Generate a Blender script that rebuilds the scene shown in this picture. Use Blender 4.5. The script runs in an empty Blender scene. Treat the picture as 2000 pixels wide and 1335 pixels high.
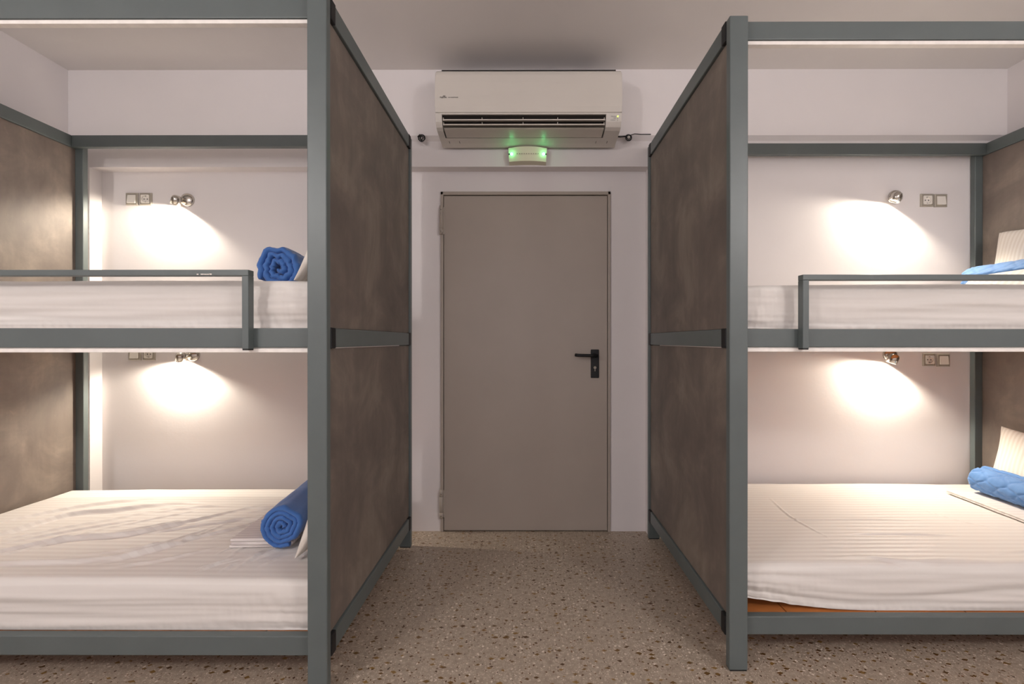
import bpy, bmesh, math, random
from math import pi, sin, cos, sqrt, exp, radians
from mathutils import Vector, Matrix, noise, Euler

S = bpy.context.scene
COL = S.collection
EYE = 1.161

# ------------------------------------------------------------------ materials
def srgb(r, g, b):
    f = lambda c: (c/255/12.92) if c/255 <= .04045 else ((c/255+.055)/1.055)**2.4
    return (f(r), f(g), f(b), 1)

class NT:
    def __init__(s, name):
        s.m = bpy.data.materials.new(name); s.m.use_nodes = True
        s.t = s.m.node_tree; s.b = s.t.nodes['Principled BSDF']
        s.co = None
    def n(s, typ, **kw):
        nd = s.t.nodes.new(typ)
        for k, v in kw.items():
            if k.startswith('i_'):
                nd.inputs[k[2:].replace('_', ' ')].default_value = v
            else: setattr(nd, k, v)
        return nd
    def l(s, a, b): s.t.links.new(a, b)
    def coord(s, scale=(1, 1, 1), kind='Object'):
        tc = s.n('ShaderNodeTexCoord'); mp = s.n('ShaderNodeMapping')
        mp.inputs['Scale'].default_value = scale
        s.l(tc.outputs[kind], mp.inputs[0]); return mp.outputs[0]
    def noise(s, vec, scale, detail=4, rough=.55, dist=0):
        n = s.n('ShaderNodeTexNoise'); n.inputs['Scale'].default_value = scale
        n.inputs['Detail'].default_value = detail; n.inputs['Roughness'].default_value = rough
        n.inputs['Distortion'].default_value = dist
        s.l(vec, n.inputs['Vector']); return n.outputs['Fac']
    def ramp(s, fac, stops, interp='LINEAR'):
        r = s.n('ShaderNodeValToRGB'); r.color_ramp.interpolation = interp
        e = r.color_ramp.elements
        while len(e) < len(stops): e.new(.5)
        for el, (p, c) in zip(e, stops):
            el.position = p; el.color = c
        s.l(fac, r.inputs[0]); return r.outputs[0]
    def mix(s, fac, a, b, mode='MIX'):
        m = s.n('ShaderNodeMix', data_type='RGBA', blend_type=mode)
        for i, v in ((0, fac), (6, a), (7, b)):
            if hasattr(v, 'links'): s.l(v, m.inputs[i])
            else: m.inputs[i].default_value = v
        return m.outputs[2]
    def bump(s, h, strength=.1, dist=.01):
        b = s.n('ShaderNodeBump'); b.inputs['Strength'].default_value = strength
        b.inputs['Distance'].default_value = dist
        s.l(h, b.inputs['Height']); s.l(b.outputs[0], s.b.inputs['Normal'])
    def set(s, **kw):
        for k, v in kw.items():
            s.b.inputs[k.replace('_', ' ')].default_value = v
        return s

def plain(name, col, rough=.5, metal=0, var=.06, scale=30, bump=.02):
    t = NT(name); v = t.coord()
    f = t.noise(v, scale)
    d = tuple(c*(1-var) for c in col[:3])+(1,); u = tuple(min(1, c*(1+var)) for c in col[:3])+(1,)
    t.l(t.ramp(f, [(.3, d), (.7, u)]), t.b.inputs['Base Color'])
    t.set(Roughness=rough, Metallic=metal)
    if bump: t.bump(t.noise(v, scale*4), bump, .002)
    return t.m

def m_wall(name, col):
    t = NT(name); v = t.coord()
    f = t.noise(v, 1.7, 5, .6)
    d = tuple(c*.965 for c in col[:3])+(1,)
    t.l(t.ramp(f, [(.35, d), (.7, col)]), t.b.inputs['Base Color'])
    t.set(Roughness=.75)
    t.bump(t.noise(v, 45, 6, .6), .12, .003)
    return t.m

def m_panel():
    t = NT('oxide_laminate'); v = t.coord()
    f = t.noise(v, 3.2, 8, .62, .5)
    c = t.ramp(f, [(.28, srgb(98, 89, 83)), (.5, srgb(120, 109, 101)), (.72, srgb(148, 136, 124))])
    v2 = t.coord((9, 9, 1.4)); g = t.noise(v2, 2.5, 6, .6)
    c = t.mix(t.ramp(g, [(.35, (0, 0, 0, 1)), (.75, (.3, .3, .3, 1))]), c, srgb(92, 78, 72))
    g2 = t.noise(v, 11, 8, .75, 1.4)
    c = t.mix(t.ramp(g2, [(.64, (0, 0, 0, 1)), (.78, (.35, .35, .35, 1))]), c, srgb(178, 160, 140))
    t.l(c, t.b.inputs['Base Color'])
    t.set(Roughness=.6)
    t.bump(g2, .05, .002)
    return t.m

def m_terrazzo():
    t = NT('terrazzo'); v = t.coord()
    # warp for irregular chips
    tc = t.n('ShaderNodeTexNoise'); tc.inputs['Scale'].default_value = 40; t.l(v, tc.inputs['Vector'])
    va = t.n('ShaderNodeVectorMath', operation='SCALE'); va.inputs['Scale'].default_value = .016
    t.l(tc.outputs['Color'], va.inputs[0])
    ad = t.n('ShaderNodeVectorMath', operation='ADD'); t.l(v, ad.inputs[0]); t.l(va.outputs[0], ad.inputs[1])
    w = ad.outputs[0]
    def chips(scale, off, rmax, sel, stretch=(1, 1, 1)):
        mp = t.n('ShaderNodeMapping'); mp.inputs['Location'].default_value = (off, off*.7, 0); mp.inputs['Scale'].default_value = stretch
        t.l(w, mp.inputs[0])
        vo = t.n('ShaderNodeTexVoronoi', distance='MANHATTAN', voronoi_dimensions='2D'); vo.inputs['Scale'].default_value = scale
        vo.inputs['Randomness'].default_value = 1
        t.l(mp.outputs[0], vo.inputs['Vector'])
        sp = t.n('ShaderNodeSeparateColor'); t.l(vo.outputs['Color'], sp.inputs[0])
        a = t.n('ShaderNodeMath', operation='LESS_THAN'); t.l(vo.outputs['Distance'], a.inputs[0])
        # chip radius varies with the cell
        r = t.n('ShaderNodeMath', operation='MULTIPLY_ADD'); t.l(sp.outputs[1], r.inputs[0]); r.inputs[1].default_value = rmax*.6; r.inputs[2].default_value = rmax*.4
        t.l(r.outputs[0], a.inputs[1])
        b = t.n('ShaderNodeMath', operation='LESS_THAN'); t.l(sp.outputs[0], b.inputs[0]); b.inputs[1].default_value = sel
        c = t.n('ShaderNodeMath', operation='MULTIPLY'); t.l(a.outputs[0], c.inputs[0]); t.l(b.outputs[0], c.inputs[1])
        return c.outputs[0], sp.outputs[2]
    base = t.ramp(t.noise(v, 55, 6, .7), [(.3, srgb(148, 132, 116)), (.55, srgb(172, 157, 141)), (.75, srgb(192, 178, 162))])
    f, h = chips(130, 1.3, .40, .6)
    c = t.mix(f, base, t.ramp(h, [(0, srgb(160, 142, 124)), (.5, srgb(196, 180, 163)), (1, srgb(214, 200, 184))]))
    f, h = chips(62, 4.1, .38, .30)
    c = t.mix(f, c, t.ramp(h, [(0, srgb(174, 158, 144)), (.5, srgb(200, 186, 170)), (1, srgb(226, 214, 200))]))
    f, h = chips(33, 7.7, .33, .30, (.72, 1.3, 1))
    c = t.mix(f, c, t.ramp(h, [(0, srgb(80, 54, 32)), (.5, srgb(118, 88, 48)), (1, srgb(148, 116, 66))]))
    f, h = chips(70, 11.2, .34, .20)
    c = t.mix(f, c, t.ramp(h, [(0, srgb(72, 52, 40)), (1, srgb(120, 84, 50))]))
    t.l(c, t.b.inputs['Base Color'])
    t.set(Roughness=.42)
    return t.m

def m_fabric(name, base, stripe, axis=1, period=.03, rough=.85, sheen=.15, amount=1):
    """satin-stripe cotton; stripes vary along `axis` of the object."""
    t = NT(name); v = t.coord()
    sep = t.n('ShaderNodeSeparateXYZ'); t.l(v, sep.inputs[0])
    mu = t.n('ShaderNodeMath', operation='MULTIPLY'); mu.inputs[1].default_value = 2*pi/period
    t.l(sep.outputs[axis], mu.inputs[0])
    si = t.n('ShaderNodeMath', operation='SINE'); t.l(mu.outputs[0], si.inputs[0])
    ma = t.n('ShaderNodeMapRange'); ma.inputs[1].default_value = -.25; ma.inputs[2].default_value = .25
    t.l(si.outputs[0], ma.inputs[0])
    c = t.mix(ma.outputs[0], base, stripe)
    t.l(c, t.b.inputs['Base Color'])
    r = t.n('ShaderNodeMapRange'); r.inputs[3].default_value = rough; r.inputs[4].default_value = rough-.25
    t.l(ma.outputs[0], r.inputs[0]); t.l(r.outputs[0], t.b.inputs['Roughness'])
    t.b.inputs['Sheen Weight'].default_value = sheen
    t.bump(t.noise(v, 60, 5, .6), .08, .004)
    return t.m

def m_emit(name, col, strength, base=(1, 1, 1, 1)):
    t = NT(name); v = t.coord()
    t.set(Base_Color=base, Roughness=.3)
    t.b.inputs['Emission Color'].default_value = col; t.b.inputs['Emission Strength'].default_value = strength
    return t.m

M = {}
M['wall'] = m_wall('painted_plaster', srgb(232, 226, 226))
M['ceil'] = m_wall('ceiling_plaster', srgb(226, 221, 219))
M['floor'] = m_terrazzo()
M['frame'] = plain('grey_green_enamel', srgb(94, 102, 102), .38, 0, .05, 8, .03)
M['panel'] = m_panel()
M['black'] = plain('black_plastic', srgb(14, 14, 18), .55)
M['chip'] = plain('bare_undercoat', srgb(225, 218, 210), .6)
M['track'] = plain('white_aluminium', srgb(244, 238, 232), .3)
M['board'] = plain('orange_plywood', srgb(190, 118, 62), .55, 0, .12, 6)
M['sheet'] = m_fabric('striped_cotton', srgb(222, 216, 211), srgb(229, 224, 219), 1, .034)
M['sheet2'] = m_fabric('striped_cotton_folded', srgb(206, 196, 194), srgb(224, 216, 212), 1, .02)
M['pillow'] = m_fabric('striped_pillowcase', srgb(228, 219, 208), srgb(238, 231, 222), 0, .022)
M['core'] = plain('mattress_ticking', srgb(210, 205, 200), .9)
M['door'] = plain('taupe_door_paint', srgb(172, 161, 151), .4, 0, .03, 3, .03)
M['ac'] = plain('off_white_plastic', srgb(214, 207, 199), .28, 0, .015, 3, 0)
M['ac_dark'] = plain('dark_duct', srgb(34, 30, 28), .6)
M['ac_slat'] = plain('slat_plastic', srgb(202, 193, 184), .35, 0, .02, 3, 0)
M['ink'] = plain('grey_print', srgb(95, 88, 84), .5, 0, 0.02, 3, 0)
M['emg'] = plain('cream_plastic', srgb(226, 220, 196), .4, 0, .02, 3, 0)
M['led'] = m_emit('green_led', (.12, 1, .35, 1), 9, (.3, 1, .5, 1))
M['ledy'] = m_emit('yellow_green_led', (.6, 1, .05, 1), 4, (.6, .9, .2, 1))
M['ledoff'] = plain('led_unlit', srgb(150, 150, 110), .3)
M['chrome'] = plain('brushed_nickel', srgb(205, 200, 192), .22, 1, .03, 40, .02)
M['bulb'] = m_emit('lit_bulb', (1, .86, .66, 1), 60)
M['silver'] = plain('silver_plastic', srgb(172, 164, 152), .35, .25)
M['white'] = plain('white_plastic', srgb(236, 230, 222), .35, 0, .01, 3, 0)
M['hole'] = plain('socket_hole', srgb(40, 36, 34), .7)

def m_blue(name, dark, light, quilt):
    t = NT(name); v = t.coord()
    f = t.noise(v, 7, 5, .6)
    t.l(t.ramp(f, [(.3, dark), (.7, light)]), t.b.inputs['Base Color'])
    t.set(Roughness=.72); t.b.inputs['Sheen Weight'].default_value = .3
    t.bump(t.noise(v, 45, 6, .65), .15, .006)
    return t.m
M['blue'] = m_blue('blue_duvet', srgb(52, 100, 172), srgb(66, 118, 190), 0)
M['blue2'] = m_blue('pale_blue_quilt', srgb(74, 120, 178), srgb(90, 138, 196), 1)

# ------------------------------------------------------------------ object helpers
def link_mesh(name, me, mat, parent=None, smooth=False):
    o = bpy.data.objects.new(name, me); COL.objects.link(o)
    for m in (mat if isinstance(mat, (list, tuple)) else [mat]): me.materials.append(m)
    if smooth:
        for p in me.polygons: p.use_smooth = True
    if parent: o.parent = parent
    return o
def obj(name, bm, mat, parent=None, smooth=False, loc=None):
    """link a bmesh drawn in world coordinates; origin moved to `loc` or kept in the parent's frame"""
    if parent is not None:
        o0 = parent_origin(parent)
        bmesh.ops.translate(bm, verts=bm.verts, vec=-o0)
    elif loc is not None:
        bmesh.ops.translate(bm, verts=bm.verts, vec=-Vector(loc))
    bmesh.ops.recalc_face_normals(bm, faces=bm.faces)
    me = bpy.data.meshes.new(name); bm.to_mesh(me); bm.free()
    o = link_mesh(name, me, mat, parent, smooth)
    if parent is None and loc is not None: o.location = loc
    return o
def parent_origin(p):
    v = Vector((0, 0, 0))
    while p is not None: v += p.location; p = p.parent
    return v
def tag(o, label=None, cat=None, group=None, kind=None):
    for k, x in (('label', label), ('category', cat), ('group', group), ('kind', kind)):
        if x: o[k] = x
    return o
def thing(name, loc, label, cat, group=None):
    o = bpy.data.objects.new(name, None); COL.objects.link(o); o.location = loc; o.empty_display_size = .1
    return tag(o, label, cat, group)
def box(bm, x0, x1, y0, y1, z0, z1, bev=0, mat=0, seg=2):
    x0, x1 = sorted((x0, x1)); y0, y1 = sorted((y0, y1)); z0, z1 = sorted((z0, z1))
    r = bmesh.ops.create_cube(bm, size=1)
    vs = r['verts']
    for v in vs:
        v.co = Vector(((x0+x1)/2+v.co.x*(x1-x0), (y0+y1)/2+v.co.y*(y1-y0), (z0+z1)/2+v.co.z*(z1-z0)))
    fs = set(f for v in vs for f in v.link_faces)
    for f in fs: f.material_index = mat
    if bev:
        es = list(set(e for v in vs for e in v.link_edges))
        bmesh.ops.bevel(bm, geom=es, offset=bev, segments=seg, affect='EDGES', profile=.5)
    return bm
def B(*a, **k): return box(bmesh.new(), *a, **k)
def lathe(bm, prof, origin, axis, n=40, mat=0):
    """prof = [(r, h)] along axis from origin"""
    axis = Vector(axis).normalized(); q = axis.to_track_quat('Z', 'Y'); o = Vector(origin)
    rings = []
    for r, h in prof:
        if r < 1e-6: rings.append([bm.verts.new(o+q @ Vector((0, 0, h)))])
        else: rings.append([bm.verts.new(o+q @ Vector((r*cos(2*pi*i/n), r*sin(2*pi*i/n), h))) for i in range(n)])
    for a, b in zip(rings, rings[1:]):
        if len(a) == len(b) == 1: continue
        for i in range(n):
            j = (i+1) % n
            if len(a) == 1: f = bm.faces.new((a[0], b[i], b[j]))
            elif len(b) == 1: f = bm.faces.new((a[i], a[j], b[0]))
            else: f = bm.faces.new((a[i], a[j], b[j], b[i]))
            f.material_index = mat; f.smooth = True
    return bm
def tube(bm, pts, r, n=10):
    pts = [Vector(p) for p in pts]; rings = []
    up = Vector((.13, .2, .97))
    for i, p in enumerate(pts):
        d = (pts[min(i+1, len(pts)-1)]-pts[max(i-1, 0)]).normalized()
        a = d.cross(up).normalized(); b = d.cross(a)
        rr = r(i) if callable(r) else r
        rings.append([bm.verts.new(p+rr*(cos(2*pi*k/n)*a+sin(2*pi*k/n)*b)) for k in range(n)])
    for A, Bq in zip(rings, rings[1:]):
        for k in range(n):
            f = bm.faces.new((A[k], A[(k+1) % n], Bq[(k+1) % n], Bq[k])); f.smooth = True
    bm.faces.new(rings[0]); bm.faces.new(rings[-1][::-1])
    return bm
def prism(bm, prof, x0, x1, mat=0):
    """closed profile [(y,z)] extruded along x"""
    a = [bm.verts.new((x0, y, z)) for y, z in prof]; b = [bm.verts.new((x1, y, z)) for y, z in prof]
    n = len(prof)
    for i in range(n):
        f = bm.faces.new((a[i], a[(i+1) % n], b[(i+1) % n], b[i])); f.material_index = mat
    bm.faces.new(a[::-1]).material_index = mat; bm.faces.new(b).material_index = mat
    return bm

# ------------------------------------------------------------------ the room
XL, XR, YB, ZC = -2.697, 2.801, -2.6, 2.747
WN, WB, WU = 2.748, 2.670, 2.642          # niche wall, beam / right wall, upper wall
ZB, ZU = 2.190, 2.362
NL, NR = -2.600, .7195                    # sides of the niche
DL, DR, DT = -.5285, .5035, 2.066         # door frame opening
TH = .2
bm = B(XL-TH, XR+TH, YB-TH, WN+TH+.1, -.2, 0); tag(obj('floor', bm, M['floor']), kind='structure')
bm = B(XL-TH, XR+TH, YB-TH, WN+TH+.1, ZC, ZC+.2); tag(obj('ceiling', bm, M['ceil']), kind='structure')
bm = bmesh.new()
YE = WN+TH
box(bm, NL, DL, WN, YE, 0, ZB); box(bm, DR, NR, WN, YE, 0, ZB); box(bm, DL, DR, WN, YE, DT, ZB)   # niche wall round the door
box(bm, XL, NL, WB, YE, 0, ZU-.022); box(bm, NR, XR, WB, YE, 0, ZU-.022)                                      # wall beside the niche
box(bm, NL, NR, WB, YE, ZB, ZU-.022)                                                                     # beam over the niche
prism(bm, [(WU, ZC), (WU, ZU), (WB, ZU-.022), (YE, ZU-.022), (YE, ZC)], XL, XR)                                                                     # upper wall
tag(obj('wall_back', bm, M['wall']), kind='structure')
tag(obj('wall_left', B(XL-TH, XL, YB, YE, 0, ZC), M['wall']), kind='structure')
tag(obj('wall_right', B(XR, XR+TH, YB, YE, 0, ZC), M['wall']), kind='structure')
tag(obj('wall_front', B(XL, XR, YB-TH, YB, 0, ZC), M['wall']), kind='structure')

# door
d = bpy.data.objects.new('door_1', None); COL.objects.link(d); d.location = (0, WN, 0); tag(d, kind='structure')
bm = bmesh.new()
FW = .016
box(bm, DL, DL+FW, WN-.012, WN+.08, 0, DT, .002); box(bm, DR-FW, DR, WN-.012, WN+.08, 0, DT, .002)
box(bm, DL, DR, WN-.012, WN+.08, DT-.02, DT, .002)
obj('door_frame', bm, M['door'], d)
bm = bmesh.new()
box(bm, DL+FW+.003, DR-FW-.003, WN-.004, WN+.045, .006, DT-.024, .002)
leaf = obj('door_leaf', bm, M['door'], d)
bm = bmesh.new(); hx = 1.0*(.4240); 
box(bm, .3835, .4335, WN-.013, WN-.004, .935, 1.108, .004)
hd = obj('door_handle', bm, M['black'], d, True); 
hd.data.shade_flat() if hasattr(hd.data, 'shade_flat') else None
bm = bmesh.new()
lathe(bm, [(0, 0), (.012, 0), (.012, .045), (.0, .045)], (.409, WN-.013, 1.072), (0, -1, 0), 24)
tube(bm, [(.412, WN-.052, 1.072), (.38, WN-.054, 1.072), (.33, WN-.055, 1.073), (.30, WN-.054, 1.074), (.285, WN-.047, 1.076)], .0095, 14)
obj('lever', bm, M['black'], hd, True)
bm = bmesh.new()
lathe(bm, [(0, .0), (.0085, .0), (.0085, .003), (0, .0035)], (.4085, WN-.013, .998), (0, -1, 0), 24)
box(bm, .4065, .4105, WN-.0165, WN-.0125, .976, 1.0, .001)
obj('keyhole', bm, M['silver'], hd)
for zc, w in ((1.886, 0), (.168, 1)):
    bm = bmesh.new(); hxx = DL+.006
    prof = [(0, -.082), (.011, -.082), (.0115, -.05), (.0095, -.049), (.0095, -.047), (.0115, -.046), (.0115, .046), (.0095, .047), (.0095, .049), (.0115, .05), (.0105, .09), (0, .092)]
    lathe(bm, prof, (hxx, WN-.018, zc), (0, 0, 1), 20)
    box(bm, hxx, hxx+.018, WN-.012, WN-.006, zc-.08, zc+.085, .001)
    for k in (-.066, .066): lathe(bm, [(0, 0), (.0022, 0), (.0022, .0025), (0, .0025)], (hxx, WN-.0288, zc+k), (0, -1, 0), 12, 1)
    obj('hinge', bm, [M['door'], M['hole']], d)

# ------------------------------------------------------------------ bunk beds
PW, PD, RH = .065, .030, .065
H = 2.30
Z_LOW, Z_MID, Z_TOP = .110, 1.138, H-RH
def bunk(x0, y0, sgn, L, D, label):
    t = thing('bunk_bed', (x0, y0, 0), label, 'bunk bed', 'steel bunk beds either side of the aisle')
    X = lambda u: x0+sgn*u
    F = M['frame']
    for u in (0, L-PW):
        for v in (0, D-PD):
            p = obj('post', B(X(u), X(u+PW), y0+v, y0+v+PD, .004, H, .0035), F, t)
            obj('foot_glide', B(X(u+.003), X(u+PW-.003), y0+v+.002, y0+v+PD-.002, 0, .0045), M['black'], p)
    for z in (Z_LOW, Z_MID, Z_TOP):
        dz = -.012 if z == Z_TOP else 0
        obj('front_rail', B(X(.031), X(L-.031), y0+PD, y0+2*PD, z+0, z+RH, .003), F, t)
        obj('back_rail', B(X(.031), X(L-.031), y0+D-2*PD, y0+D-PD, z, z+RH, .003), F, t)
    # long curtain tracks under the upper two front rails
    for z in (Z_MID, Z_TOP):
        bm = bmesh.new()
        box(bm, X(PW), X(L-PW), y0+PD+.002, y0+PD+.024, z-.0165, z-.0035, .0015)
        box(bm, X(PW), X(L-PW), y0+PD+.009, y0+PD+.017, z-.0035, z, 0)
        obj('curtain_track', bm, M['track'], t)
    for side in (0, 1):
        uo, ui = (0, .030) if side == 0 else (L, L-.030)      # outer and inner face of the side rails
        for z in (Z_LOW, Z_MID, Z_TOP):
            r = obj('side_rail', B(X(uo), X(ui), y0+PD+.0005, y0+D-PD-.0005, z, z+RH, .003), F, t)
            for a in (y0+PD, y0+D-PD-.036):
                obj('end_cap', B(X(uo)-(.0025*sgn if side == 0 else -.0025*sgn), X(uo)+(.014*sgn if side == 0 else -.014*sgn), a+.0005, a+.0355, z-.003, z+RH+.002, .003), M['black'], r)
        um = .017 if side == 0 else L-.017
        for za, zb in ((Z_LOW+RH+.001, Z_MID-.004), (Z_MID+RH+.001, Z_TOP-.0015)):
            obj('side_panel', B(X(um-.006), X(um+.006), y0+PD+.001, y0+D-PD-.001, za, zb, .001), M['panel'], t)
    # guard rail: top bar and two hangers hooked in front of the middle rail
    g0, g1, gw = .2565, L-.2565, .022
    bm = bmesh.new()
    zt = 1.393
    box(bm, X(g0), X(g1), y0, y0+PD, zt-.0195, zt, .002)
    for a, b in ((g0, g0+gw), (g1-gw, g1)): box(bm, X(a), X(b), y0, y0+PD, Z_MID-.004, zt-.0195, .002)
    if sgn < 0:
        rnd = random.Random(4)
        for cx, w in ((-1.062, .006), (-1.048, .010), (-1.036, .004), (-1.078, .003)):
            box(bm, cx-w, cx+w, y0-.0004, y0+.001, zt-.017, zt-.017+rnd.uniform(.003, .006), 0, 1)
    g = obj('guard_rail', bm, [F, M['chip']], t)
    for a in (g0, g1-gw): obj('end_cap', B(X(a+.001), X(a+gw-.001), y0+.001, y0+PD-.001, Z_MID-.0085, Z_MID-.004, .001), M['black'], g)
    # plywood boards of both bed bases
    for z in (Z_LOW, Z_MID):
        e = [.0325, .236, .563, .890, 1.217, 1.544, L-.0325]
        for a, b in zip(e, e[1:]):
            obj('bed_board', B(X(a+.0025), X(b-.0025), y0+2*PD+.001, y0+D-2*PD-.001, z+RH-.018, z+RH-.003, .001), M['board'], t)
    return t
LB = dict(x0=-.6555, y0=1.4705, sgn=-1, L=1.9040, D=1.0838)
RB = dict(x0=.7085, y0=1.5830, sgn=1, L=1.9660, D=1.0838)
bunk(**LB, label='left two-tier grey-green steel bunk bed with brown side panels, nearer the camera')
bunk(**RB, label='right two-tier grey-green steel bunk bed with brown side panels, standing slightly further back')

# ------------------------------------------------------------------ bedding
def nz(x, y, z=0): return noise.noise(Vector((x, y, z)))
def rounded_box(x0, x1, y0, y1, z0, z1, r, nx, ny, nzs, disp):
    bm = bmesh.new(); c = Vector(((x0+x1)/2, (y0+y1)/2, (z0+z1)/2)); h = Vector(((x1-x0)/2, (y1-y0)/2, (z1-z0)/2))
    cache = {}
    def vert(i, j, k):
        key = (i, j, k)
        if key in cache: return cache[key]
        p = Vector((-h.x+2*h.x*i/nx, -h.y+2*h.y*j/ny, -h.z+2*h.z*k/nzs))
        q = Vector([max(-(h[a]-r), min(h[a]-r, p[a])) for a in range(3)])
        n = p-q
        if n.length > 1e-9: n.normalize(); p = q+n*r
        P = c+p
        P = P+disp(P, n)
        v = bm.verts.new(P); cache[key] = v; return v
    def quad(a, b, c_, d_):
        f = bm.faces.new([vert(*a), vert(*b), vert(*c_), vert(*d_)]); f.smooth = True
    for i in range(nx):
        for j in range(ny):
            for k in (0, nzs): quad((i, j, k), (i+1, j, k), (i+1, j+1, k), (i, j+1, k))
        for k in range(nzs):
            for j in (0, ny): quad((i, j, k), (i+1, j, k), (i+1, j, k+1), (i, j, k+1))
    for j in range(ny):
        for k in range(nzs):
            for i in (0, nx): quad((i, j, k), (i, j+1, k), (i, j+1, k+1), (i, j, k+1))
    return bm
def seg_dist(p, a, b):
    ab = (b[0]-a[0], b[1]-a[1]); t = ((p[0]-a[0])*ab[0]+(p[1]-a[1])*ab[1])/(ab[0]**2+ab[1]**2)
    t = max(0, min(1, t)); dx, dy = p[0]-a[0]-t*ab[0], p[1]-a[1]-t*ab[1]
    return sqrt(dx*dx+dy*dy), t, (ab[0]*dy-ab[1]*dx)
def mattress(x0, x1, y0, y1, z0, z1, label, wr, seed, gather, lift=0, fold=1.0):
    """wr: polylines of soft wrinkles on the top [(points, height, width)]"""
    lines = []
    for pts, hh, ww in wr:
        if len(pts) > 2:      # round the polyline off
            q = [pts[0]]
            for k in range(len(pts)-1):
                p0, p1, p2, p3 = pts[max(k-1, 0)], pts[k], pts[k+1], pts[min(k+2, len(pts)-1)]
                for u in (.25, .5, .75, 1):
                    q.append(tuple(.5*((2*p1[a])+(-p0[a]+p2[a])*u+(2*p0[a]-5*p1[a]+4*p2[a]-p3[a])*u*u+(-p0[a]+3*p1[a]-3*p2[a]+p3[a])*u**3) for a in (0, 1)))
            pts = q
        xs = [p[0] for p in pts]; ys = [p[1] for p in pts]
        lines.append((pts, hh, ww, min(xs)-4*ww, max(xs)+4*ww, min(ys)-4*ww, max(ys)+4*ww))
    cx = (x0+x1)/2
    def disp(P, n):
        x, y, z = P; d = Vector((0, 0, 0))
        top = max(0, n.z); fr = max(0, -n.y)
        edge = min(x-x0, x1-x); fe = min(1, max(0, edge/.12))
        if top > .1:
            hgt = .004*nz(x*2.1, y*2.6, seed)+.0014*nz(x*4, y*6, seed+3)+.0010*fold*nz(x*1.5+y*1.5, (y*9-x*5)*2, seed+5)
            for pts, hh, ww, bx0, bx1, by0, by1 in lines:
                if x < bx0 or x > bx1 or y < by0 or y > by1: continue
                best = None; n_ = len(pts)-1
                for k in range(n_):
                    dd, t, sd = seg_dist((x, y), pts[k], pts[k+1])
                    if best is None or dd < best[0]: best = (dd, (k+t)/n_, sd)
                dd, t, sd = best
                if dd < ww*4:
                    tap = min(1, min(t, 1-t)*3.2)
                    wv = .85*ww*(1+.25*nz(x*3, y*3, 2))
                    hgt += 1.5*hh*tap*(exp(-(dd/wv)**2)-(.4*exp(-((dd-1.7*wv)/(1.3*wv))**2) if sd < 0 else 0))
            bul = .010*(1-((x-cx)/((x1-x0)/2))**4)
            d.z += top*(hgt+bul*.5)
        if fr > .1:
            t = (z-z0)/(z1-z0)
            f = .0105*fold*nz(x*.9, z*30+nz(x*1.3, 0, seed)*1.6, seed+9)+.0035*fold*nz(x*2.6, z*75, seed+11)
            # pleats near the aisle end and a puckered hem
            g = exp(-abs(x-gather)/.19)
            f += g*.0125*(1-t*.6)*nz((x+z*.5)*26, z*5, seed+1)+g*.003*nz(x*70, z*9, seed)
            f += .0045*max(0, 1-t*6)*nz(x*60, z*6, seed+2)
            d.y -= fr*(f+.006*sin(pi*t))
            if t < .4: d.y += fr*.012*g*(1-t/.4)**2
        if n.z < -.02 and fr > .08: d.y -= (1-fr)*.029
        if abs(n.x) > .3:
            d.x += (1 if n.x > 0 else -1)*abs(n.x)*(.004*nz(y*5, z*12, seed))
        if lift:
            e = max(0, 1-abs(x-gather)/.55)
            d.z += lift*e*e*max(0, 1-(z-z0)/(z1-z0))*(1+.15*nz(x*25, y*4, seed))
        return d
    bm = rounded_box(x0, x1, y0, y1, z0, z1, .030, 420, 190, 36, disp)
    o = thing('mattress', ((x0+x1)/2, (y0+y1)/2, z0), label, 'mattress', 'mattresses on the bunk beds')
    core = obj('mattress_core', B(x0+.03, x1-.03, y0+.035, y1-.03, z0+.012+lift*.6, z1-.03, .02), M['core'], o)
    obj('fitted_sheet', bm, M['sheet'], o, True)
    return o
def rw(seed, n, xr, yr, ang, ln, h=.004, w=.010):
    r = random.Random(seed); out = []
    for _ in range(n):
        x, y = r.uniform(*xr), r.uniform(*yr); a = radians(r.gauss(ang, 9)); l = r.uniform(*ln)
        pts = [(x, y)]
        for k in range(4):
            a += radians(r.gauss(0, 9)); x += cos(a)*l/4; y += sin(a)*l/4; pts.append((x, y))
        out.append((pts, h*r.uniform(.5, 1.1), w*r.uniform(.7, 1.4)))
    return out
lx1 = LB['x0']-.036; lx0 = LB['x0']-LB['L']+.036
rx0 = RB['x0']+.036; rx1 = RB['x0']+RB['L']-.036
ZL0, ZU0 = Z_LOW+RH-.001, Z_MID+RH-.001
wl = [([(-2.30, 1.84), (-2.22, 1.905), (-2.15, 2.11), (-1.98, 2.16), (-1.84, 2.227), (-1.62, 2.276)], .010, .016),
      ([(-2.2, 1.66), (-2.036, 1.743), (-1.893, 1.855), (-1.683, 1.904), (-1.525, 2.04), (-1.305, 2.26)], .010, .015),
      ([(-2.1, 1.60), (-1.92, 1.644), (-1.583, 1.682), (-1.41, 1.83), (-1.34, 2.04)], .007, .014),
      ([(-2.4, 2.0), (-2.2, 2.22), (-1.9, 2.33)], .007, .014),
      ([(-1.75, 1.70), (-1.5, 1.79), (-1.25, 1.98), (-1.1, 2.2)], .005, .012)]
wl += rw(3, 16, (-2.3, -1.3), (1.6, 2.2), 38, (.25, .6), .0045, .010)+rw(8, 12, (-1.2, -.9), (1.57, 1.72), 60, (.08, .2), .004, .008)
mattress(lx0, lx1, 1.5325, 2.490, ZL0, .340, 'wrinkled white striped mattress on the lower tier of the left bunk', wl, 3.3, lx1, 0, .8)
wu = rw(5, 8, (-2.3, -.9), (1.6, 2.3), 20, (.3, .6))
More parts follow.
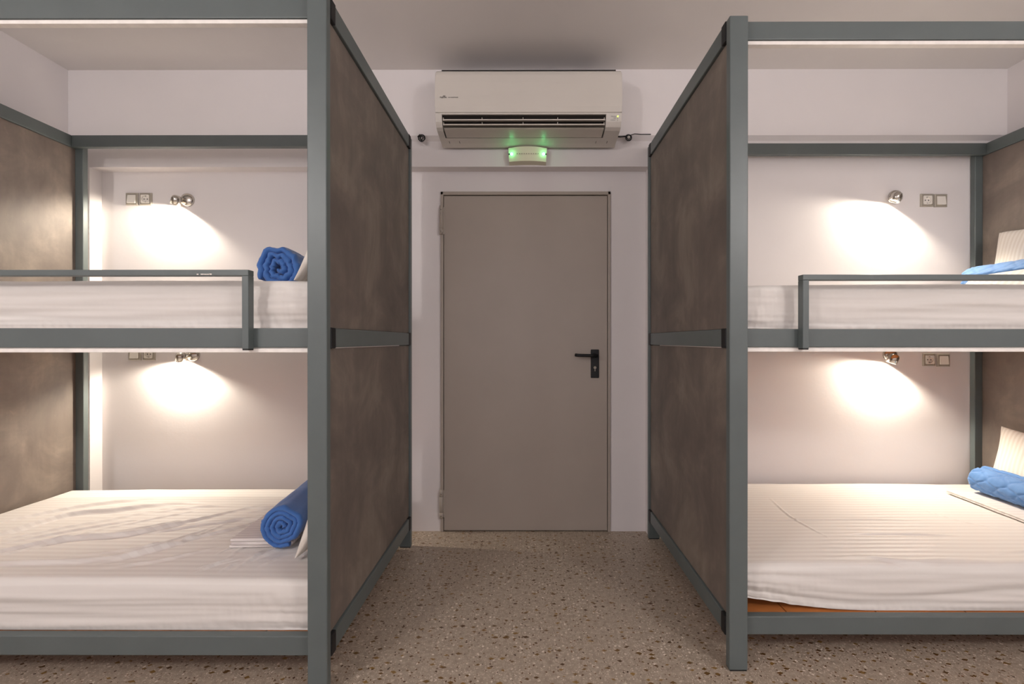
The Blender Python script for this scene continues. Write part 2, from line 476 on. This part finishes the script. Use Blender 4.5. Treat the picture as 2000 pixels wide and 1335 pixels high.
mattress(lx0, lx1, 1.540, 2.490, ZU0, 1.364, 'white sheeted mattress on the upper tier of the left bunk, behind its guard rail', wu, 13.1, lx1, 0, .9)
wr_ = [([(1.26, 2.35), (1.22, 2.1), (1.25, 1.85)], .002, .006), ([(1.9, 2.2), (1.95, 2.05), (2.05, 1.95)], .002, .006),
       ([(.95, 2.05), (1.4, 2.06), (1.8, 2.05)], .0025, .007), ([(1.3, 1.9), (1.55, 1.905), (1.8, 1.89)], .004, .008)]
wr_ += rw(9, 6, (.76, .95), (1.75, 2.15), 100, (.1, .25), .003, .007)+rw(2, 5, (1.0, 2.0), (1.65, 1.75), 3, (.3, .6), .003, .01)
mattress(rx0, rx1, 1.650, 2.602, ZL0, .340, 'smooth white striped mattress on the lower right bunk, corner lifted off the orange board', wr_, 21.7, rx0, .062, .8)
mattress(rx0, rx1, 1.650, 2.602, ZU0, 1.364, 'white sheeted mattress on the upper tier of the right bunk, behind its guard rail', rw(11, 8, (.8, 2.3), (1.7, 2.4), 10, (.3, .6)), 31.9, rx0, .004, .8)

def roll(name, c, ang, L, r_out, turns, th, label, group, mat, seed=0, quilt=0, sq=1.0, loose=1.0, r_in=.014, flat=1.0):
    """a duvet rolled up: spiral sheet, axis horizontal at angle `ang` from +Y, c = centre of the near end on the mattress"""
    rnd = random.Random(seed)
    nth = int(turns*(110 if quilt else 72)); nl = 150 if quilt else 90
    ax = Vector((sin(ang), cos(ang), 0)); side = Vector((cos(ang), -sin(ang), 0)); up = Vector((0, 0, 1))
    T = 2*pi*turns; th0 = rnd.uniform(0, 6)
    def R(t):
        base = r_in+(r_out-th/2-r_in)*(t/T)**.92
        a = t+th0
        w = loose*(.45+1.5*(1-t/T))*(.10*nz(cos(a)*1.3, sin(a)*1.3, seed)+.05*nz(cos(a)*3, sin(a)*3, seed+4)+.035*nz(cos(a)*2+base*30, sin(a)*2, seed+7))
        return base*(1+w)
    def mid(t, l):
        a = t+th0; r = R(t)
        r *= 1+.03*nz(l*6, cos(a), seed+sin(a))
        cs, sn = cos(a), sin(a)
        k = 1/(abs(cs)**sq+abs(sn)**sq)**(1/sq) if sq != 1.0 else 1
        y = r*sn*k*flat
        return side*(r*cs*k)+up*(y)+ax*l
    zc = r_out*flat*.985
    def build(off):
        grid = []
        for i in range(nth+1):
            t = T*i/nth; a = t+th0; row = []
            fl = min(1, (T-t)*r_out/(th*.6), t*r_in/(th*.5)+.1)
            fs = sqrt(max(0, 1-(1-max(0, min(1, fl)))**2))
            for j in range(nl+1):
                q = j/nl; q = .5-.5*cos(pi*q); l = q*L
                e = min(l, L-l); ee = min(1, e/(th*.75)); fe = sqrt(max(0, 1-(1-ee)**2))
                near = exp(-e/.035)
                arc = a*max(R(t), .03)
                puck = near*.6*nz(arc*60, l*20, seed)+.20*nz(arc*26, l*12, seed+2)
                if quilt:
                    s = .098
                    u1, u2 = ((arc+l)/s) % 1, ((arc-l)/s) % 1
                    qd = min(min(u1, 1-u1), min(u2, 1-u2)); puck += .08-.42*exp(-(qd/.09)**2)*.8
                    puck += .07*nz(arc*60, l*60, seed+6)
                h = th/2*fs*fe*(1+puck)
                nrm = (side*cos(a)+up*sin(a))
                row.append(mid(t, l)+nrm*h*off)
            grid.append(row)
        return grid
    bm = bmesh.new(); g1, g2 = build(1), build(-1)
    base = Vector(c)+up*zc
    V1 = [[bm.verts.new(base+p) for p in r] for r in g1]; V2 = [[bm.verts.new(base+p) for p in r] for r in g2]
    for i in range(nth):
        for j in range(nl):
            bm.faces.new((V1[i][j], V1[i+1][j], V1[i+1][j+1], V1[i][j+1]))
            bm.faces.new((V2[i][j], V2[i][j+1], V2[i+1][j+1], V2[i+1][j]))
    bmesh.ops.remove_doubles(bm, verts=bm.verts, dist=.0004)
    # close the rims
    es = [e for e in bm.edges if e.is_boundary]
    if es: bmesh.ops.bridge_loops(bm, edges=es) if False else None
    zmin = c[2]
    for v in bm.verts:
        if v.co.z < zmin+.002: v.co.z = zmin+.002+(v.co.z-zmin-.002)*.05
    o = obj(name, bm, mat, None, True, c)
    return tag(o, label, 'duvet', group)
G_D = 'rolled blue duvets on the beds'
roll('rolled_duvet', (-1.040, 1.880, 1.370), -.12, .50, .096, 3.0, .029, 'blue duvet loosely rolled on the upper tier of the left bunk', G_D, M['blue'], 5, sq=2.6, loose=2.3, r_in=.006)
roll('rolled_duvet', (-.955, 1.745, .351), -.10, .60, .088, 3.9, .0225, 'blue duvet tightly rolled in a spiral on the lower tier of the left bunk', G_D, M['blue'], 2, loose=1.3, r_in=.005)
roll('rolled_duvet', (2.385, 1.80, .362), -.00, .59, .077, 3.0, .026, 'blue quilted duvet roll in front of the pillow on the lower right bunk', G_D, M['blue2'], 8, quilt=1, loose=.5, flat=.95)
roll('rolled_duvet', (2.405, 1.84, 1.372), -.0, .60, .098, 3.0, .028, 'light blue quilted duvet on the upper tier of the right bunk, behind the guard rail', G_D, M['blue2'], 9, quilt=1, loose=.5, flat=.95)

def pillow(w, h, t, M4, label, seed, pinch=.07):
    """w along local x, h along local y, thickness along z; M4 places it"""
    nx, ny = 90, 64; bm = bmesh.new(); rows = {1: [], -1: []}
    for s in (1, -1):
        for j in range(ny+1):
            row = []; v = -cos(pi*j/ny)
            for i in range(nx+1):
                u = -cos(pi*i/nx)
                x = w/2*u*(1-pinch*(1-v*v)); y = h/2*v*(1-pinch*1.2*(1-u*u))
                f = ((1-u**2)*(1-v**2)); f = max(0, f)**.42
                z = s*t/2*f+.006*f*nz(x*9, y*9, seed+s)+.010*nz(x*14+seed, y*5, seed)*max(0, 1-f*1.3)*(abs(u*v))**.5
                z += s*.004*f*nz(x*30, y*8+x*10, seed+2)
                if abs(abs(u)-1) < 1e-6 or abs(abs(v)-1) < 1e-6: z = .010*nz(x*14+seed, y*5, seed)*(abs(u*v))**.5
                row.append(bm.verts.new(M4 @ Vector((x, y, z))))
            rows[s].append(row)
        r = rows[s]
        for j in range(ny):
            for i in range(nx): bm.faces.new((r[j][i], r[j][i+1], r[j+1][i+1], r[j+1][i]))
    bmesh.ops.remove_doubles(bm, verts=bm.verts, dist=.0003)
    loc = M4.translation
    me_bm = bm
    # keep object axes aligned with the pillow so its stripes follow it
    bmesh.ops.transform(me_bm, matrix=M4.inverted(), verts=me_bm.verts)
    bmesh.ops.recalc_face_normals(me_bm, faces=me_bm.faces)
    me = bpy.data.meshes.new('pillow'); me_bm.to_mesh(me); me_bm.free()
    o = link_mesh('pillow', me, M['pillow'], None, True); o.matrix_world = M4
    return tag(o, label, 'pillow', 'white pillows propped against the end panels')
def place(loc, lean, sgn, yaw=0, roll_=0):
    """local x -> along Y, local y -> up and leaning by `lean`; face towards sgn*X"""
    ey = Vector((sin(lean)*(-sgn), 0, cos(lean))); ex = Vector((0, 1, 0)); ez = ex.cross(ey)
    m = Matrix((ex, ey, ez)).transposed().to_4x4()
    m = Matrix.Translation(loc) @ Matrix.Rotation(yaw, 4, 'Z') @ m @ Matrix.Rotation(roll_, 4, 'Z')
    return m
pillow(.60, .325, .10, place((2.572, 2.195, .520), .19, -1, 0, .04), 'white striped pillow standing against the right panel on the lower right bunk', 3)
pillow(.60, .375, .10, place((2.580, 2.210, 1.567), .17, -1, 0, .02), 'white striped pillow standing against the right panel on the upper right bunk', 7, .05)
pillow(.60, .36, .11, place((-.783, 1.955, .530), .42, -1, 0, .03), 'white pillow leaning on the aisle panel beside the tightly rolled duvet, lower left bunk', 12)
pillow(.60, .36, .11, place((-.783, 1.955, 1.552), .42, -1, 0, .02), 'white pillow leaning on the aisle panel beside the loose duvet, upper left bunk', 15)

def folded(c, sx, sy, layers, t, ang, label, seed, slope=0, top_mat='sheet'):
    bm = bmesh.new(); rnd = random.Random(seed)
    R_ = Matrix.Rotation(ang, 4, 'Z')
    for k in range(layers):
        z0 = k*t; dx = rnd.uniform(-.007, .007); dy = rnd.uniform(-.006, .006)
        def disp(P, n):
            e = .0025*nz(P.x*9, P.y*9, seed+k*.2)+.0012*nz(P.x*40, P.y*30, seed+k)
            return Vector((n.x*e, n.y*e, n.z*e*.5))
        b = rounded_box(-sx/2+dx, sx/2+dx, -sy/2+dy, sy/2+dy, z0, z0+t*1.0, t*.47, 60, 60, 6, disp)
        me = bpy.data.meshes.new('tmp'); b.to_mesh(me); b.free(); bm.from_mesh(me); bpy.data.meshes.remove(me)
    for v in bm.verts:
        if slope:
            q = (v.co.x+sx/2)/sx; q = max(0, min(1, q)); v.co.z *= (.15+.85*min(1, q*slope)**.8)
        v.co.z = max(v.co.z, .0)
        v.co = R_ @ v.co+Vector(c)
    for f in bm.faces: f.smooth = True
    o = obj('folded_sheet', bm, M[top_mat], None, True, c)
    return tag(o, label, 'bed linen', 'folded white sheets under the rolled duvets')
folded((-1.055, 1.90, .3465), .24, .27, 3, .013, .05, 'folded white striped sheet under the blue spiral roll on the lower left bunk', 1, top_mat='sheet2')
folded((-1.14, 1.90, 1.3695), .26, .26, 3, .008, .02, 'folded white sheet beside the loose blue roll on the upper left bunk', 2)
folded((2.37, 2.02, .3475), .30, .78, 2, .008, -.06, 'long folded white striped sheet beside the quilted roll on the lower right bunk', 3)
folded((2.232, 1.97, 1.3695), .155, .62, 6, .0188, -.03, 'thick folded white sheet below the light blue quilt on the upper right bunk', 4, slope=2.2)

# ------------------------------------------------------------------ wall fittings
def fitting(x, y, z, kind, label):
    """80 mm plate: silver frame with a white rocker or a white socket insert"""
    grp = 'switches on the wall above the beds' if kind == 'light_switch' else 'sockets on the wall above the beds'
    t = thing(kind, (x, y, z), label, 'switch' if kind == 'light_switch' else 'socket', grp)
    a, b = .0375, .0265
    bm = bmesh.new()
    def ring(s, yy): return [bm.verts.new((x+i*s, yy, z+j*s)) for i, j in ((-1, -1), (1, -1), (1, 1), (-1, 1))]
    rs = [ring(a, y), ring(a, y-.006), ring(a-.004, y-.010), ring(b, y-.010), ring(b, y-.004)]
    for p, q in zip(rs, rs[1:]):
        for i in range(4): bm.faces.new((p[i], p[(i+1) % 4], q[(i+1) % 4], q[i]))
    bm.faces.new(rs[0]); bm.faces.new(rs[-1])
    obj('surround', bm, M['silver'], t)
    if kind == 'light_switch':
        bm = B(x-.0255, x+.0255, y-.013, y-.0045, z-.0255, z+.0255, .0015)
        for v in bm.verts:
            if v.co.y < y-.008: v.co.y -= .003*(z-v.co.z)/.0255
        obj('rocker', bm, M['white'], t)
    else:
        bm = bmesh.new(); n = 36
        yf = y-.0125
        sq = []
        for i in range(n):
            an = 2*pi*i/n; cx_, cz_ = cos(an), sin(an); k = .0255/max(abs(cx_), abs(cz_)); sq.append((x+cx_*k, z+cz_*k))
        prof = [[bm.verts.new((p, y-.0045, q)) for p, q in sq], [bm.verts.new((p, yf, q)) for p, q in sq]]
        for rr, yy in ((.0205, yf), (.0195, y-.005)):
            prof.append([bm.verts.new((x+rr*cos(2*pi*i/n), yy, z+rr*sin(2*pi*i/n))) for i in range(n)])
        for p, q in zip(prof, prof[1:]):
            for i in range(n): bm.faces.new((p[i], p[(i+1) % n], q[(i+1) % n], q[i]))
        bm.faces.new(prof[-1])
        obj('insert', bm, M['white'], t)
        bm = bmesh.new()
        for dx in (-.0095, .0095): lathe(bm, [(0, 0), (.003, 0), (.003, .0012), (0, .0012)], (x+dx, y-.005, z), (0, -1, 0), 16)
        for dz in (-.0185, .0165): box(bm, x-.003, x+.003, y-.009, y-.0045, z+dz, z+dz+.002)
        obj('contact', bm, M['hole'], t)
    return t
fitting(-2.411, WN, 1.161+.862, 'light_switch', 'white switch left of the socket, above the upper left bunk')
fitting(-2.327, WN, 1.161+.862, 'wall_socket', 'wall socket between switch and lamp, above the upper left bunk')
fitting(-2.396, WN, 1.161-.082, 'light_switch', 'white switch left of the socket, in the lower left bunk')
fitting(-2.309, WN, 1.161-.082, 'wall_socket', 'wall socket between switch and lamp, in the lower left bunk')
fitting(2.3535, WB, 1.161+.827, 'wall_socket', 'wall socket beside the switch, above the upper right bunk')
fitting(2.4345, WB, 1.161+.825, 'light_switch', 'white switch at the right of the socket, above the upper right bunk')
fitting(2.3685, WB, 1.161-.112, 'wall_socket', 'wall socket beside the switch, in the lower right bunk')
fitting(2.4520, WB, 1.161-.115, 'light_switch', 'white switch at the right of the socket, in the lower right bunk')

LAMPS = []
def lamp(x, y, z, hx, hz, d, label, energy, size=150):
    """round nickel rosette at (x,y,z) on the wall, swivelling spot head centred at (hx, y-.07, hz) aimed along d"""
    t = thing('wall_lamp', (x, y, z), label, 'lamp', 'nickel reading spotlights over the beds')
    bm = lathe(bmesh.new(), [(0, 0), (.040, 0), (.040, .006), (.037, .014), (.026, .021), (.010, .024), (0, .025)], (x, y, z), (0, -1, 0))
    obj('rosette', bm, M['chrome'], t, True)
    d = Vector(d).normalized(); hc = Vector((hx, y-.052, hz))
    a = bmesh.new(); tube(a, [(x, y-.02, z), (x*.5+hx*.5, y-.045, z*.5+hz*.5+.004), tuple(hc-d*.012)], .006, 14)
    obj('swivel_arm', a, M['chrome'], t, True)
    R0 = .027
    bm = lathe(bmesh.new(), [(0, -.030), (.013, -.029), (.022, -.023), (R0, -.010), (R0+.001, .026), (R0-.001, .0265), (R0-.003, .024), (R0-.004, .004), (0, .002)], hc, d)
    hd = obj('lamp_head', bm, M['chrome'], t, True)
    bm = lathe(bmesh.new(), [(0, .0035), (.020, .0045), (.021, .010), (.017, .017), (.008, .021), (0, .022)], hc, d)
    obj('bulb', bm, M['bulb'], hd, True)
    li = bpy.data.lights.new('reading_light', 'SPOT'); li.energy = energy; li.color = (1, .90, .74)
    li.spot_size = radians(size); li.spot_blend = .38; li.shadow_soft_size = .012
    lo = bpy.data.objects.new('reading_light', li); COL.objects.link(lo)
    lo.location = hc+d*.040; lo.rotation_euler = d.to_track_quat('-Z', 'Y').to_euler()
    return t
LE = 30
lamp(-2.072, WN, 2.018, -2.104, 2.001, (-.32, .18, -.90), 'lit nickel reading lamp on the wall of the upper left bunk', LE, 164)
lamp(-2.040, WN, 1.075, -2.078, 1.064, (-.14, .18, -.95), 'lit nickel reading lamp on the wall of the lower left bunk', LE, 160)
lamp(2.168, WB, 2.008, 2.135, 1.992, (-.34, .15, -.90), 'lit nickel reading lamp on the wall of the upper right bunk', LE, 164)
lamp(2.138, WB, 1.080, 2.118, 1.056, (-.32, .15, -.90), 'lit nickel reading lamp on the wall of the lower right bunk', LE, 164)

# ------------------------------------------------------------------ air conditioner
def text(s, size, loc, rot, mat, parent, name, bold=0):
    c = bpy.data.curves.new('txt', 'FONT'); c.body = s; c.size = size; c.extrude = .0002; c.offset = bold
    o = bpy.data.objects.new('txt', c); COL.objects.link(o)
    dg = bpy.context.evaluated_depsgraph_get(); me = bpy.data.meshes.new_from_object(o.evaluated_get(dg))
    bpy.data.objects.remove(o); bpy.data.curves.remove(c)
    me.transform(Matrix.Translation(Vector(loc)-parent_origin(parent)) @ Euler(rot).to_matrix().to_4x4())
    me.materials.clear()
    return link_mesh(name, me, mat, parent)
AX0, AX1 = -.4985, .5085
ac = thing('air_conditioner', ((AX0+AX1)/2, WU, 2.29), 'cream wall-mounted air conditioner with open louvres above the door', 'air conditioner')
def rounded_x(bm):  # soften the ends of the casing
    pass
prof = [(WU, 2.628), (2.475, 2.628), (2.452, 2.624), (2.437, 2.612), (2.430, 2.592), (2.427, 2.55), (2.426, 2.48), (2.427, 2.42), (2.430, 2.392),
        (2.437, 2.388), (2.52, 2.388), (WU, 2.388)]
bm = prism(bmesh.new(), prof, AX0, AX1)
bmesh.ops.bevel(bm, geom=[e for e in bm.edges if abs(e.verts[0].co.x-e.verts[1].co.x) < 1e-5], offset=.004, segments=2, affect='EDGES')
obj('front_cover', bm, M['ac'], ac)
# lower casing: rim round the outlet, end cheeks, curved belly
low = [(WU, 2.3865), (2.4305, 2.3865), (2.4315, 2.380), (2.443, 2.345), (2.458, 2.322), (2.480, 2.313), (2.53, 2.306), (2.60, 2.298), (WU, 2.290)]
OX0, OX1 = AX0+.035, AX1-.085
bm = bmesh.new()
prism(bm, low, AX0+.001, OX0); prism(bm, low, OX1, AX1-.001)
prism(bm, [(WU, 2.3865), (2.4305, 2.3865), (2.4315, 2.3805), (2.436, 2.3800), (2.50, 2.380), (WU, 2.380)], OX0, OX1)
prism(bm, [(2.545, 2.3035), (2.60, 2.298), (WU, 2.290), (WU, 2.31), (2.56, 2.315)], OX0, OX1)
obj('casing', bm, M['ac'], ac)
bm = bmesh.new(); prism(bm, [(2.440, 2.3795), (2.480, 2.350), (2.505, 2.320), (2.56, 2.316), (2.60, 2.3795)], OX0+.001, OX1-.001)
obj('outlet', bm, M['ac_dark'], ac)
def slat(y, z, dy, dz, t=.004):
    bm = bmesh.new()
    n = Vector((0, -dz, dy)).normalized()*t/2
    p = [(y+n.y, z+n.z), (y+dy+n.y, z+dz+n.z), (y+dy-n.y, z+dz-n.z), (y-n.y, z-n.z)]
    prism(bm, p, OX0+.004, OX1-.004)
    for xx in (OX0+.006, OX0+.215, (OX0+OX1)/2-.006, OX1-.262, OX1-.010):
        box(bm, xx, xx+.003, y-.001, y+.018, z, z+.012)
    return bm
obj('louvre', slat(2.4405, 2.3555, .034, .006, .006), M['ac_slat'], ac)
obj('louvre', slat(2.450, 2.3345, .034, .004, .006), M['ac_slat'], ac)
bm = bmesh.new(); prism(bm, [(2.456, 2.3175), (2.460, 2.3215), (2.50, 2.3175), (2.541, 2.3095), (2.541, 2.3035), (2.50, 2.3095), (2.470, 2.3135)], OX0+.008, OX1-.008)
obj('air_flap', bm, M['ac_slat'], ac)
bm = bmesh.new(); box(bm, AX0+.024, AX1-.022, 2.490, 2.62, 2.6275, 2.6545)
obj('top_strip', bm, M['ac_dark'], ac)  # dark strip raised along the top of the unit
for xx in (AX0+.05, AX0+.108, AX1-.118, AX1-.055): obj('clip_slot', B(xx, xx+.002, 2.575, 2.600, 2.296, 2.2985), M['ink'], ac)
lg = text('FUJITSU', .0105, (-.4715, 2.4245, 2.4650), (pi/2, 0, 0), M['ink'], ac, 'logo', .0002)
bm = bmesh.new()   # small looped sign above the letters
pts = []
for i in range(41):
    a = 2*pi*i/40; pts.append((-.4490+.0055*sin(a), 2.4245, 2.4762+.0026*sin(2*a)))
tube(bm, pts, .0006, 6); obj('logo_sign', bm, M['ink'], lg)
text('AIR CONDITIONER', .0062, (-.4270, 2.4245, 2.4660), (pi/2, 0, 0), M['ink'], ac, 'lettering', .0001)
# indicator column on the right cheek; lies on the sloping lower casing
sl = math.atan2(2.443-2.4315, 2.380-2.345)
def cheek(z): return 2.4315+(2.380-z)*(.0115/.035)
for s, z, w, mt in (('OPERATION', 2.3700, .030, 'ledy'), ('TIMER', 2.3615, .016, 'ledoff'), ('ECONOMY', 2.3525, .030, 'ledoff')):
    text(s, .0052, (AX1-.030-w, cheek(z)-.0008, z-.002), (pi/2+sl, 0, 0), M['ink'], ac, 'lettering')
    bm = lathe(bmesh.new(), [(0, 0), (.0035 if mt == 'ledy' else .0022, 0), (.003 if mt == 'ledy' else .002, .0012), (0, .0016)], (AX1-.022, cheek(z)-.0002, z), (0, -1, -.3), 16)
    obj('indicator_light', bm, M[mt], ac)

# ------------------------------------------------------------------ emergency light
em = thing('emergency_light', (0, WB, 2.195), 'small cream emergency light with two green lamps under the air conditioner', 'emergency light')
bm = bmesh.new(); n = 24; X0, X1 = -.114, .114
ft, fb, bt, bb = [], [], [], []
for i in range(n+1):
    u = -1+2*i/n; x = u*.114
    ar = .010*(1-u*u); tp = 2.281+ar*.9; bo = 2.196+ar*.35
    yf = WB-.050-.008*(1-u*u)
    ft.append((x*.985, yf, tp-.004)); fb.append((x*.94, yf+.004, bo+.004)); bt.append((x, WB, tp)); bb.append((x*.95, WB, bo))
rows = [[bm.verts.new(p) for p in r] for r in (bt, ft, fb, bb)]
for a in range(4):
    p, q = rows[a], rows[(a+1) % 4]
    for i in range(n): bm.faces.new((p[i], p[i+1], q[i+1], q[i]))
bm.faces.new([r[0] for r in rows]); bm.faces.new([r[-1] for r in rows][::-1])
bmesh.ops.bevel(bm, geom=[e for e in bm.edges if abs(e.verts[0].co.y-WB) > .01 and abs(e.verts[1].co.y-WB) > .01 and e.calc_face_angle(0) > .5], offset=.005, segments=3, affect='EDGES')
obj('housing', bm, M['emg'], em)
for xx in (-.093, .093):
    bm = lathe(bmesh.new(), [(0, 0), (.0075, 0), (.0075, .003), (.005, .006), (0, .007)], (xx, WB-.0515, 2.243), (0, -1, 0), 24)
    obj('green_lamp', bm, M['led'], em, True)
    s = 1 if xx > 0 else -1
    bm = lathe(bmesh.new(), [(0, 0), (.0045, 0), (.0045, .0015), (0, .0015)], (xx+s*.0135, WB-.0505, 2.243), (0, -1, 0), 16)
    obj('screw', bm, M['hole'], em)
bm = bmesh.new()
for i in range(10): box(bm, -.0615+i*.0135, -.0590+i*.0135, WB-.0590, WB-.0565, 2.2405, 2.2455)
obj('vent_mark', bm, M['ink'], em)
for xx in (-.093, .093):
    li = bpy.data.lights.new('green_glow', 'POINT'); li.energy = .035; li.color = (.1, 1, .3); li.shadow_soft_size = .008
    lo = bpy.data.objects.new('green_glow', li); COL.objects.link(lo); lo.location = (xx, WB-.070, 2.246)

# ------------------------------------------------------------------ cables
rnd = random.Random(5); bm = bmesh.new(); pts = []
for i in range(70):
    a = i*.36; r = .013+.006*sin(a*.37)+rnd.uniform(-.0015, .0015)
    pts.append((-.618+r*cos(a)*1.05, WU-.006-.0045*sin(a*.2)*(1 if i > 6 else .2), 2.345+r*sin(a)*1.1))
tube(bm, pts, .0028, 8)
tube(bm, [(-.630, WU-.006, 2.365), (-.640, WU-.012, 2.350), (-.634, WU-.014, 2.336)], .0035, 8)
tag(obj('cable_coil', bm, M['black'], None, True, (-.618, WU, 2.345)), 'small black cable coil on the wall left of the air conditioner', 'cable')
cc = thing('cable_coil', (.588, WU, 2.345), 'black and white cable coil on the wall at the right of the air conditioner', 'cable')
bm = bmesh.new(); pts = []
for i in range(60):
    a = i*.36; r = .014+.004*sin(a*.41)
    pts.append((.588+r*cos(a), WU-.012-.005*sin(a*.2), 2.343+r*sin(a)))
tube(bm, pts, .0030, 8); obj('black_loop', bm, M['black'], cc, True)
bm = bmesh.new()
tube(bm, [(.588+.006*cos(i*.5), WU-.018, 2.343+.006*sin(i*.5)) for i in range(16)], .0026, 8)
obj('white_loop', bm, M['white'], cc, True)
bm = bmesh.new()
tube(bm, [(AX1, WU-.008, 2.352), (.54, WU-.010, 2.349), (.575, WU-.012, 2.351)], .004, 8)
tube(bm, [(.595, WU-.014, 2.355), (.625, WU-.006, 2.368), (.66, WU-.004, 2.366), (.72, WU-.004, 2.362+.004)], .0022, 8)
obj('lead', bm, M['black'], cc, True)

# ------------------------------------------------------------------ light
def area(name, loc, rot, sx, sy, e, col):
    li = bpy.data.lights.new(name, 'AREA'); li.shape = 'RECTANGLE'; li.size = sx; li.size_y = sy; li.energy = e; li.color = col
    o = bpy.data.objects.new(name, li); COL.objects.link(o); o.location = loc; o.rotation_euler = rot
    return o
def point_fill(name, loc, e, col, rad=.16):
    li = bpy.data.lights.new(name, 'POINT'); li.energy = e; li.color = col; li.shadow_soft_size = rad
    o = bpy.data.objects.new(name, li); COL.objects.link(o); o.location = loc
GE = 62
point_fill('fill_light', (-1.95, -.75, 2.25), GE, (1, .965, .945)); point_fill('fill_light', (2.05, -.75, 2.25), GE, (1, .965, .945))  # unseen fill lights added behind the camera to brighten ceiling and bunks
area('cool_fill', (0, YB+.05, 1.5), (pi/2, 0, 0), 3.2, 1.6, 12, (.74, .84, 1))  # added cool fill from the rear; no window is built there
w = bpy.data.worlds.new('room_dark'); S.world = w; w.use_nodes = True
w.node_tree.nodes['Background'].inputs[0].default_value = (.05, .05, .055, 1)

# ------------------------------------------------------------------ camera
cam = bpy.data.cameras.new('camera'); co = bpy.data.objects.new('camera', cam); COL.objects.link(co)
cam.sensor_width = 36; cam.lens = 880.57/2000*36; cam.clip_start = .05
cam.shift_x = -28.2/2000; cam.shift_y = -1.05/2000
co.location = (0, 0, EYE); co.rotation_euler = (pi/2-.0017, 0, .0026)
S.camera = co
S.view_settings.view_transform = 'Standard'; S.view_settings.look = 'None'; S.view_settings.exposure = 0
S.view_settings.gamma = 1; S.view_settings.use_curve_mapping = False
